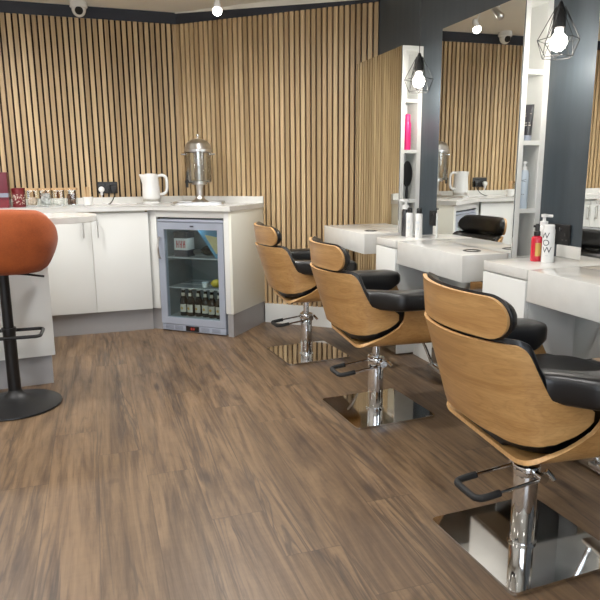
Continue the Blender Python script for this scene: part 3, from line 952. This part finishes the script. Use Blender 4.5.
def in_cooler(x, y, z):
    p = DG(T0 + .0625 + FW - x, FD - y); return (p[0], p[1], z)
def beer_bottle(loc, label):
    t = thing('beer_bottle', label, 'bottle', loc, RZ, 'dark bottles in the bottom of the drinks cooler')
    bm = B(); lathe(bm, [(0, 0), (.026, 0), (.0285, .004), (.0285, .105), (.026, .122), (.0145, .150), (.0125, .190), (.0135, .192), (.0135, .198), (0, .199)], 22); obj('glass_body', bm, M['bottle'], t, 40)
    bm = B(); lathe(bm, [(.0145, .192), (.0145, .199), (.012, .203), (0, .204)], 18); obj('crown_cap', bm, M['steel'], t)
    for (z0, z1, r) in ((.030, .088, .0290), (.148, .172, .0158)):
        bm = B()
        a = [-PI / 2 - 1.1 + k * .2 for k in range(12)]
        for p, q in zip(a, a[1:]):
            bm.faces.new([bm.verts.new((r * math.cos(u), r * math.sin(u), z)) for u, z in ((p, z0), (q, z0), (q, z1), (p, z1))])
        lb = obj('paper_label', bm, M['label'], t)
        if z0 < .1:
            bm = B(); disc_cyl(bm, .010, 0, .0006, 20, mtx=Matrix.Translation((0, -.0291, .058)) @ Matrix.Rotation(PI / 2, 4, 'X')); obj('emblem', bm, M['gold'], lb, 0)
    return t
xs = (.135, .196, .257, .318, .379, .440)
names = ('leftmost', 'second from left', 'third from left', 'third from right', 'second from right', 'rightmost')
src = None
for x, n_ in zip(xs, names):
    lab = 'dark bottle with cream label, %s at the bottom of the cooler' % n_
    if src is None: src = beer_bottle(in_cooler(x, .10, .1045), lab)
    else:
        c = copy_tree(src); c.location = in_cooler(x, .09 + random.random() * .03, .1045); c['label'] = lab; c.rotation_euler = (0, 0, RZ + random.uniform(-.3, .3))
t = thing('drinks_pack', 'white and black carton with red lettering on the top shelf of the drinks cooler', 'carton', in_cooler(.135, .14, SH[0] + .002), RZ)
bm = B(); box(bm, -.055, .055, -.05, .05, 0, .180, .003); pk = obj('carton', bm, M['offwhite'], t)
bm = B(); box(bm, -.0555, .0555, -.0508, .05, .0, .050); box(bm, -.0555, .0555, -.0508, .05, .135, .1805); obj('dark_band', bm, M['print_'], t, 0)
bm = B()
for k in range(3):
    x0 = -.036 + k * .028
    box(bm, x0, x0 + .006, -.0512, -.05, .066, .118); box(bm, x0 + .013, x0 + .019, -.0512, -.05, .066, .118)
    box(bm, x0, x0 + .019, -.0512, -.05, .088, .096)
obj('red_lettering', bm, M['redprint'], t, 0)
t = thing('wine_bottle', 'dark wine bottle lying neck forward on the top shelf of the cooler', 'bottle', in_cooler(.245, .10, SH[0] + .041), RZ)
mt = Matrix.Rotation(math.radians(-78), 4, 'X') @ Matrix.Identity(4)
mt = Matrix.Rotation(math.radians(-25), 4, 'Z') @ Matrix.Rotation(-PI / 2, 4, 'X')
bm = B(); lathe(bm, [(0, .27), (.034, .27), (.038, .266), (.038, .11), (.030, .085), (.0145, .06), (.0135, .0), (0, -.001)], 24, mtx=mt); obj('glass_body', bm, M['bottle'], t, 40)
bm = B(); lathe(bm, [(0, -.003), (.0155, -.002), (.016, .0), (.016, .045), (.0148, .046)], 20, mtx=mt); obj('foil', bm, M['steel'], t)
t = thing('snack_packet', 'blue and yellow packet leaning on the top shelf of the drinks cooler', 'packet', in_cooler(.395, .10, SH[0] + .003), RZ)
bm = B()
vs = [(-.11, 0, .196), (.068, 0, .196), (.068, 0, .0), (.03, 0, .0)]
A = [bm.verts.new((x, -.012, z)) for x, _, z in vs]; C = [bm.verts.new((x, .03, z)) for x, _, z in vs]
bm.faces.new(A); bm.faces.new(C[::-1])
for k in range(4): bm.faces.new((A[k], C[k], C[(k + 1) % 4], A[(k + 1) % 4]))
obj('packet_body', bm, M['bluecard'], t, 0)
bm = B()
A = [bm.verts.new((x, -.013, z)) for x, z in ((-.055, .166), (.055, .150), (.058, .05), (.035, .03))]; bm.faces.new(A)
obj('printed_panel', bm, M['yellow'], t, 0)
t = obj('lemon', B(), M['lemon'])
bm = B(); lathe(bm, [(0, -.042), (.006, -.039), (.012, -.033), (.025, -.022), (.031, 0), (.025, .022), (.012, .033), (.006, .039), (0, .042)], 22, mtx=Matrix.Rotation(PI / 2, 4, 'Y')); bm.to_mesh(t.data); bm.free()
for p in t.data.polygons: p.use_smooth = True
t.location = in_cooler(.395, .13, SH[1] + .034); t.rotation_euler = (0, 0, RZ + .3)
tag(t, 'yellow lemon on the middle shelf of the drinks cooler', 'fruit')
t = thing('small_pot', 'small pale lidded pot beside the lemon in the drinks cooler', 'pot', in_cooler(.305, .13, SH[1] + .002), RZ)
bm = B(); lathe(bm, [(0, 0), (.020, 0), (.024, .032), (0, .032)], 20); obj('pot_body', bm, M['offwhite'], t)
bm = B(); lathe(bm, [(0, .032), (.026, .032), (.026, .037), (0, .038)], 20); obj('lid', bm, M['paleblue'], t)

# ------------------------------------------------------------------ things on the worktop
# drink dispenser on its tray
dx, dy = .752, 4.700
t = thing('serving_tray', 'flat grey metal tray under the drink dispenser', 'tray', (dx - .01, dy - .01, ZW), -.22)
bm = B(); prism(bm, rrect(.37, .26, .03), 0, .008); 
for a, b in ((0, 1),):
    pts = rrect(.37, .26, .03); tube(bm, [(x, y, .011) for x, y in pts], .005, 6, closed=True)
obj('tray_body', bm, M['steel'], t, 40)
t = thing('drink_dispenser', 'steel drink dispenser with clear tank, domed lid and black tap', 'dispenser', (dx, dy, ZW + .009), -.25)
k_ = .96
def LZ(p): return [(r * k_, z * k_) for r, z in p]
bm = B(); lathe(bm, LZ([(0, 0), (.066, 0), (.067, .006), (.055, .014), (.045, .022), (.034, .034), (.028, .06), (.026, .10), (.030, .128), (.034, .134), (0, .134)]), 32); obj('pedestal', bm, M['steel'], t)
bm = B(); lathe(bm, LZ([(0, .134), (.054, .134), (.058, .138), (.058, .162), (.052, .166), (0, .166)]), 32); obj('tank_base', bm, M['steel'], t)
bm = B(); lathe(bm, LZ([(.088, .150), (.093, .155), (.096, .17), (.096, .385), (.094, .385), (.094, .17), (.088, .156)]), 36); obj('tank', bm, M['tankglass'], t)
bm = B(); lathe(bm, LZ([(.0, .166), (.027, .166), (.027, .386), (0, .386)]), 24); obj('ice_tube', bm, M['steel'], t)
bm = B(); lathe(bm, LZ([(.100, .376), (.106, .378), (.106, .398), (.102, .402), (.095, .43), (.074, .456), (.043, .472), (.012, .478), (.010, .484), (0, .484)]), 36); obj('lid', bm, M['steel'], t)
bm = B(); lathe(bm, LZ([(0, .482), (.006, .484), (.006, .492), (.012, .497), (.012, .506), (.006, .511), (0, .511)]), 20); obj('knob', bm, M['chrome'], t)
for s in (-1, 1):
    bm = B(); tube(bm, [(s * .098 * k_, -.01, .362 * k_), (s * .128 * k_, -.02, .362 * k_)], .006, 10); obj('clip', bm, M['chrome'], t)
bm = B()
ta = math.radians(200); cx_, cy_ = math.cos(ta), math.sin(ta)
tube(bm, [(cx_ * .045, cy_ * .045, .150), (cx_ * .105, cy_ * .105, .150)], .009, 10)
tube(bm, [(cx_ * .092, cy_ * .092, .165), (cx_ * .092, cy_ * .092, .110)], .010, 10)
tube(bm, [(cx_ * .092, cy_ * .092, .165), (cx_ * .085, cy_ * .085, .225)], [.006, .009], 10)
obj('tap', bm, M['black'], t)

# kettle
t = thing('electric_kettle', 'white electric kettle standing on the worktop left of the drink dispenser', 'kettle', (.415, 4.86, ZW), -.12)
bm = B(); lathe(bm, [(0, 0), (.062, 0), (.066, .004), (.066, .014), (.060, .018), (0, .018)], 30); obj('power_base', bm, M['offwhite'], t)
bm = B(); lathe(bm, [(0, .020), (.064, .020), (.0655, .023), (.0655, .036), (.064, .038)], 30); obj('steel_band', bm, M['steel'], t)
bm = B()
rings = []; N = 30
for r, z in ((.064, .038), (.066, .045), (.065, .09), (.061, .14), (.057, .19), (.0555, .208), (.053, .214)):
    ring = []
    for k in range(N):
        a = 2 * PI * k / N; rr = r
        sp = max(0, math.cos(a - PI)) ** 14 * max(0, (z - .15) / .065)
        rr += .030 * sp
        ring.append(bm.verts.new((rr * math.cos(a), rr * math.sin(a), z + .004 * sp)))
    rings.append(ring)
for a, b in zip(rings, rings[1:]):
    for k in range(N): bm.faces.new((a[k], a[(k + 1) % N], b[(k + 1) % N], b[k]))
bm.faces.new(rings[0][::-1]); bm.faces.new(rings[-1])
obj('jug', bm, M['offwhite'], t, 45)
bm = B(); lathe(bm, [(0, .2145), (.048, .2145), (.047, .219), (.02, .222), (0, .222)], 28); obj('lid', bm, M['offwhite'], t)
bm = B(); tube(bm, catmull([(.052, 0, .203), (.085, 0, .208), (.112, 0, .192), (.118, 0, .14), (.112, 0, .092), (.090, 0, .072), (.060, 0, .068)], 6), [.011] * 37, 12)
obj('handle', bm, M['offwhite'], t)

# far wall socket with plugs
sx = (D1[0] - .108) / CB
p = LF(sx, .0); sk = double_socket('wall_socket', (p[0], p[1], 1.035), BE, 'black double socket on the slatted wall with a white plug in it')
t = thing('white_plug', 'white plug in the left side of the black double socket on the slatted wall', 'plug', (p[0] - .045, p[1] - .011, 1.022), BE)
bm = B(); lathe(bm, [(0, 0), (.021, 0), (.022, .006), (.021, .022), (.014, .030), (0, .032)], 24, mtx=Matrix.Rotation(PI / 2, 4, 'X')); box(bm, -.009, .009, -.02, -.004, -.042, 0, .004); obj('plug_body', bm, M['offwhite'], t)
bm = B(); tube(bm, catmull([(0, -.012, -.04), (.0, -.02, -.075), (.01, -.04, -.098), (.05, -.06, -.1035), (.14, -.10, -.1035), (.20, -.13, -.1035), (.225, -.135, -.1035), (.24, -.138, -.1035)], 6), .003, 8); obj('cable', bm, M['offwhite'], t)
t = thing('black_plug', 'black plug with a black cable in the right side of the slatted wall socket', 'plug', (p[0] + .045, p[1] - .011, 1.022), BE)
bm = B(); box(bm, -.024, .024, -.028, -.0, -.026, .026, .006, 3); obj('plug_body', bm, M['black'], t)
bm = B(); tube(bm, catmull([(0, -.02, -.024), (-.002, -.03, -.05), (-.02, -.06, -.085), (-.04, -.10, -.1030), (-.05, -.12, -.1035)], 6), .0035, 8); obj('cable', bm, M['black'], t)

# jars and tins
JY = 4.80
def jar(x, fill, fh, label):
    t = thing('storage_jar', label, 'jar', (x, JY, ZW), 0, 'glass jars with wooden lids on the worktop')
    bm = B(); w_ = .080
    pts = rrect(w_, w_, .012); pin = rrect(w_ - .006, w_ - .006, .010)
    lo = [bm.verts.new((a, b, 0)) for a, b in pts]; hi = [bm.verts.new((a, b, .112)) for a, b in pts]
    li = [bm.verts.new((a, b, .004)) for a, b in pin]; hi2 = [bm.verts.new((a, b, .112)) for a, b in pin]
    n = len(pts); bm.faces.new(lo[::-1]); bm.faces.new(li)
    for k in range(n):
        q = (k + 1) % n
        bm.faces.new((lo[k], lo[q], hi[q], hi[k])); bm.faces.new((li[q], li[k], hi2[k], hi2[q])); bm.faces.new((hi[k], hi[q], hi2[q], hi2[k]))
    obj('glass_body', bm, M['jarglass'], t)
    bm = B(); prism(bm, rrect(w_ + .004, w_ + .004, .013), .1125, .127); obj('lid', bm, M['wood'], t)
    return t
def heap(name, x, h, mat, label, cat, n, size, seed):
    rnd = random.Random(seed); bm = B()
    for k in range(n):
        s = size * rnd.uniform(.8, 1.15); lim = .034 - s * .7
        m = Matrix.Translation((rnd.uniform(-lim, lim), rnd.uniform(-lim, lim), .006 + s * .6 + (h - s * 1.2) * (k / max(1, n - 1)))) @ Matrix.Rotation(rnd.uniform(0, 3), 4, 'Z') @ Matrix.Rotation(rnd.uniform(0, .5), 4, 'X')
        box(bm, -s * .5, s * .5, -s * .5, s * .5, -s * .45, s * .45, s * .15, 1, mtx=m)
    o = obj(name, bm, mat, None, 40, loc=(x, JY, ZW)); tag(o, label, cat, kind='stuff'); return o
jar(-.404, None, 0, 'glass jar with wooden lid holding beige sachets, next to the red tin')
heap('sachets', -.404, .062, M['beige'], 'beige sachets inside the jar next to the red tin', 'sachets', 60, .022, 1)
jar(-.318, None, 0, 'glass jar with wooden lid holding silver wrapped sweets')
heap('wrapped_sweets', -.318, .092, M['foil'], 'silver wrapped sweets filling the second glass jar from the red tin', 'sweets', 70, .024, 2)
jar(-.232, None, 0, 'glass jar with wooden lid holding a low layer of white cubes')
heap('sugar_cubes', -.232, .042, M['sugar'], 'white sugar cubes in the bottom of the third glass jar', 'sugar', 60, .017, 3)
jar(-.146, None, 0, 'glass jar with wooden lid holding brown pieces, farthest from the red tin')
heap('coffee_pieces', -.146, .078, M['brown'], 'dark brown pieces in the jar farthest from the red tin', 'coffee', 90, .018, 4)
t = thing('stirrer_pot', 'small white pot holding wooden stirrers beside the glass jars', 'pot', (-.035, JY - .03, ZW))
bm = B(); lathe(bm, [(0, 0), (.026, 0), (.032, .006), (.036, .062), (.034, .062), (.030, .008), (0, .006)], 26); obj('pot_body', bm, M['offwhite'], t)
st0 = None
for k in range(5):
    lab = 'flat wooden stirrer standing in the small white pot'
    if st0 is None:
        bm = B(); box(bm, -.004, .004, -.001, .001, 0, .125, .0009, 1)
        st0 = obj('wooden_stirrer', bm, M['wood'], None, 40); s_ = st0
    else: s_ = st0.copy(); COL.objects.link(s_)
    tag(s_, lab, 'stirrer', 'wooden stirrers in the white pot')
    s_.location = (-.035 + .006 * (k - 2), JY - .03 + .004 * (k % 2), ZW + .008); s_.rotation_euler = (.05 * (k % 3 - 1), .05 * (k - 1), .4 * k)
t = thing('red_tin', 'round red tin with pale speckled pattern on the worktop left of the jars', 'tin', (-.492, JY, ZW))
bm = B(); lathe(bm, [(0, 0), (.043, 0), (.044, .002), (.044, .108), (.043, .110)], 30); b_ = obj('tin_body', bm, M['tinred'], t)
bm = B(); lathe(bm, [(.0455, .106), (.0455, .128), (.043, .131), (0, .132)], 30); obj('lid', bm, M['tinred'], t)
bm = B(); rnd = random.Random(5)
for k in range(70):
    a = -PI / 2 + rnd.uniform(-1.2, 1.2); z = rnd.uniform(.02, .085); s = rnd.uniform(.0015, .0032)
    c0, s0 = math.cos(a), math.sin(a)
    bm.faces.new([bm.verts.new((.0446 * c0 - u * s0, .0446 * s0 + u * c0, z + v)) for u, v in ((-s, -s), (s, -s), (s, s), (-s, s))])
obj('speckle_pattern', bm, M['label'], b_, 0)
t = thing('gift_box', 'tall dark red box with a grey band at the left edge of the worktop', 'box', (-.612, JY, ZW))
bm = B(); box(bm, -.062, .062, -.06, .06, 0, .238, .003); obj('box_body', bm, M['wine'], t)
bm = B(); box(bm, -.0627, .0627, -.0607, .0607, .070, .098); obj('grey_band', bm, M['alud'], t, 0)
bm = B(); box(bm, -.0627, .0627, -.0607, .0607, 0, .052); obj('lower_panel', bm, M['tinred'], t, 0)

# ------------------------------------------------------------------ island and bar stool
IA = math.radians(4.1)
t = thing('breakfast_bar', 'white breakfast bar panel with grey plinth behind the orange bar stool', 'counter', (-.256, 3.557, 0), IA)
bm = B(); box(bm, -1.5, 0, 0, .30, .167, .889, .002); obj('bar_panel', bm, M['white'], t)
bm = B(); box(bm, -1.5, -.02, .03, .28, 0, .1665); obj('plinth', bm, M['grey'], t, 0)
t = thing('island_worktop', 'white rounded end breakfast bar top overhanging behind the orange bar stool', 'worktop', (-.256, 3.557, .890), IA)
bm = B(); pts = [(-1.6, -.21), (.06, -.21)]
for k in range(1, 12):
    a = -PI / 2 + PI * k / 12; pts.append((.06 + .215 * math.cos(a) * .98, .035 + .245 * math.sin(a)))
pts += [(.06, .28), (-1.6, .28)]
prism(bm, pts, 0, .032)
bmesh.ops.bevel(bm, geom=[e for e in bm.edges if abs(e.verts[0].co.z - e.verts[1].co.z) < 1e-6], offset=.003, segments=2, affect='EDGES')
obj('top_slab', bm, M['top'], t)

t = thing('bar_stool', 'orange fabric bar stool on a black pedestal base', 'stool', (-.438, 3.275, 0), -.03)
bm = B(); lathe(bm, [(0, .002), (.212, .002), (.217, .006), (.215, .012), (.17, .024), (.10, .040), (.055, .054), (.036, .070), (.030, .085), (0, .085)], 48); obj('base', bm, M['blackmetal'], t)
bm = B(); disc_cyl(bm, .030, .08, .40, 24); disc_cyl(bm, .0245, .40, .689, 24); disc_cyl(bm, .034, .385, .402, 24); obj('pole', bm, M['blackmetal'], t)
bm = B(); tube(bm, [(x, y, .368) for x, y in rrect(.30, .17, .025)], .0085, 10, closed=True)
obj('footrest', bm, M['blackmetal'], t)
bm = B(); tube(bm, catmull([(0, 0, .668), (.09, -.06, .672), (.192, -.08, .658)], 4), .0055, 8); obj('lever', bm, M['blackmetal'], t)
# padded tub: columns round the back
bm = B(); A = []; C = []; NC, NV = 48, 12
for i in range(NC + 1):
    th = -1.95 + 3.9 * i / NC
    at = abs(th)
    zt = .985 - .010 * (at / .8) ** 2 if at < .8 else .975 - .16 * min(1, (at - .8) / 1.0) ** 1.4
    zb = .682
    endt = min(1, min(i, NC - i) / 4); ra = []; rc = []
    for j in range(NV + 1):
        f = j / NV; z = zb + (zt - zb) * f
        R = .200 + .065 * math.sin(min(1, (z - zb) / .185) * PI / 2) - .010 * max(0, (z - .90) / .09)
        th_ = .055 * (max(0.0, 1 - abs(2 * f - 1) ** 5) ** .5 * .8 + .2) * (.4 + .6 * math.sqrt(1 - (1 - endt) ** 2))
        q = (1 - max(0.0, 1 - abs(2 * f - 1) ** 6) ** .5) * .018
        ex = 1 / (abs(math.sin(th)) ** 2.6 + abs(math.cos(th)) ** 2.6) ** (1 / 2.6)
        ro, ri = (R - q) * ex, (R - q - th_) * ex
        ra.append((ro * math.sin(th), -ro * math.cos(th) * .86, z)); rc.append((ri * math.sin(th), -ri * math.cos(th) * .86, z))
    A.append(ra); C.append(rc)
two_grids(bm, A, C); bk = obj('backrest', bm, M['orange'], t, 60)
bm = B(); tube(bm, [(0, -(.200 + .065 * math.sin(min(1, (z - .682) / .185) * PI / 2)) * .86 - .0005, z) for z in (.74, .77, .80, .83, .86, .875)], .0025, 6); obj('seam', bm, M['seam'], bk)
bm = B(); lathe(bm, [(0, .690), (.12, .690), (.150, .697), (.158, .715), (.158, .75), (.14, .775), (0, .785)], 40); obj('seat', bm, M['orange'], t, 60)

# ------------------------------------------------------------------ ceiling things
t = thing('security_camera', 'white dome security camera under the ceiling above the slatted wall', 'camera', (-.005, 4.925, 0))
bm = B(); lathe(bm, [(0, ZC), (.058, ZC), (.060, ZC - .006), (.060, ZC - .034), (.052, ZC - .042), (0, ZC - .042)], 32); obj('mount', bm, M['offwhite'], t)
cz = ZC - .052
bm = B(); lathe(bm, [(.0, -.048), (.012, -.0465), (.026, -.040), (.038, -.029), (.046, -.012), (.048, .0), (.046, .014), (.042, .02), (0, .02)], 28, (0, 0, cz)); obj('eyeball', bm, M['offwhite'], t)
dv = (Vector((0, 0, 1.132)) - Vector((-.005, 4.925, cz))).normalized()
rot = Vector((0, 0, 1)).rotation_difference(dv + Vector((.02, 0, -.1))).to_matrix().to_4x4()
bm = B(); lathe(bm, [(0, .030), (.028, .030), (.027, .044), (.020, .051), (.010, .0545), (0, .0555)], 24, mtx=Matrix.Translation((0, 0, cz)) @ rot); obj('lens', bm, M['foam'], t)

t = thing('ceiling_spotlight', 'white ceiling spotlight with a glowing bulb above the slatted corner', 'lamp', (.81, 4.11, 0))
bm = B(); box(bm, -.10, -.04, -.55, .02, ZC - .02, ZC, .004); obj('rail', bm, M['steel'], t)
def head(x, y, z, tilt, mat, glow):
    ax = Vector((tilt, -.35, -1)).normalized(); r_ = Vector((0, 0, 1)).rotation_difference(ax).to_matrix().to_4x4()
    mt = Matrix.Translation((x, y, z)) @ r_
    bm = B(); lathe(bm, [(0, -.07), (.014, -.068), (.02, -.05), (.026, -.012), (.028, .0)], 22, mtx=mt); tube(bm, [(-.05, y - .0, ZC - .02), (x, y, z + .055)], .006, 8)
    h = obj('spot_head', bm, mat, t)
    bm = B(); lathe(bm, [(0, .034), (.012, .032), (.024, .022), (.028, .008), (.026, -.006)], 22, mtx=mt); obj('bulb', bm, glow, h)
head(.0, 0, 2.125, -.1, M['offwhite'], M['spotglow'])
head(-.10, -.12, 2.19, -.9, M['steel'], M['steel'])

# unseen ceiling lamps, added as fill to light the room
DL = [(.70, 3.55, 112), (-.75, 4.05, 118), (.55, 2.2, 72), (.45, .9, 52), (.45, -.6, 52), (-1.0, 2.8, 95), (-1.0, 1.2, 90), (-1.0, -.6, 80), (-2.4, 2.2, 80), (-2.4, .2, 80)]
d0 = None
for i, (x, y, en) in enumerate(DL):
    if d0 is None:
        d0 = thing('ceiling_fill_lamp', 'round white recessed ceiling downlight', 'lamp', (x, y, ZC), 0, 'added ceiling fill lamps out of view'); dl = d0
        bm = B(); lathe(bm, [(.042, -.001), (.055, -.001), (.055, -.006), (.042, -.004)], 28); obj('ring', bm, M['offwhite'], d0)
        bm = B(); lathe(bm, [(0, -.001), (.042, -.001), (.042, -.0022), (0, -.0025)], 28); obj('diffuser', bm, M['fillglow'], d0)
    else:
        dl = copy_tree(d0); dl.location = (x, y, ZC)
    ld = bpy.data.lights.new('fill_lamp_beam', 'SPOT'); ld.energy = en; ld.color = (1, .985, .96)
    ld.spot_size = math.radians(172); ld.spot_blend = 1.0; ld.shadow_soft_size = .07
    lo = bpy.data.objects.new('fill_lamp_beam', ld); link(lo); lo.location = (x, y, ZC - .03)
ld = bpy.data.lights.new('spotlight_beam', 'SPOT'); ld.energy = 30; ld.color = (1, .95, .88); ld.spot_size = math.radians(110); ld.spot_blend = .8; ld.shadow_soft_size = .03
lo = bpy.data.objects.new('spotlight_beam', ld); link(lo); lo.location = (.80, 4.09, 2.09); lo.rotation_euler = (math.radians(-18), 0, 0)

ld = bpy.data.lights.new('cooler_fill', 'POINT'); ld.energy = .45; ld.color = (.92, 1, .98); ld.shadow_soft_size = .03  # unseen lamp added to brighten the cooler contents
lo = bpy.data.objects.new('cooler_fill', ld); link(lo); lo.location = in_cooler(.27, .06, .765)
# daylight through the shop window behind the viewer
wd = bpy.data.worlds.new('World'); scene.world = wd; wd.use_nodes = True
nt = wd.node_tree; bg = nt.nodes['Background']
tc = nt.nodes.new('ShaderNodeTexCoord'); sp = nt.nodes.new('ShaderNodeSeparateXYZ'); cr = nt.nodes.new('ShaderNodeValToRGB')
nt.links.new(tc.outputs['Generated'], sp.inputs[0]); nt.links.new(sp.outputs[2], cr.inputs[0])
cr.color_ramp.elements[0].color = (.55, .60, .66, 1); cr.color_ramp.elements[1].color = (.72, .84, 1.0, 1)
nt.links.new(cr.outputs[0], bg.inputs[0]); bg.inputs[1].default_value = 11.0

# ------------------------------------------------------------------ camera
f, yaw, pitch, roll, h = 626.68, .3136, -.2001, -.0084, 1.132
cy, sy, cp, sp_, cr_, sr = math.cos(yaw), math.sin(yaw), math.cos(pitch), math.sin(pitch), math.cos(roll), math.sin(roll)
r0 = Vector((cy, -sy, 0)); Fv = Vector((sy * cp, cy * cp, sp_)); u0 = Vector((-sy * sp_, -cy * sp_, cp))
R_ = r0 * cr_ + u0 * sr; U_ = -r0 * sr + u0 * cr_
cam = bpy.data.cameras.new('camera'); cam.sensor_fit = 'HORIZONTAL'; cam.sensor_width = 36; cam.lens = 36 * f / 600; cam.clip_start = .05
co = bpy.data.objects.new('camera', cam); link(co)
mw = Matrix.Identity(4)
for i in range(3): mw[i][0] = R_[i]; mw[i][1] = U_[i]; mw[i][2] = -Fv[i]
mw[0][3], mw[1][3], mw[2][3] = 0, 0, h
co.matrix_world = mw
scene.camera = co
scene.view_settings.view_transform = 'Standard'
scene.view_settings.look = 'None'
scene.view_settings.exposure = 0.0
scene.view_settings.gamma = 1.08
scene.cycles.max_bounces = 10
scene.cycles.transparent_max_bounces = 16
scene.cycles.caustics_reflective = False
scene.cycles.sample_clamp_indirect = 6
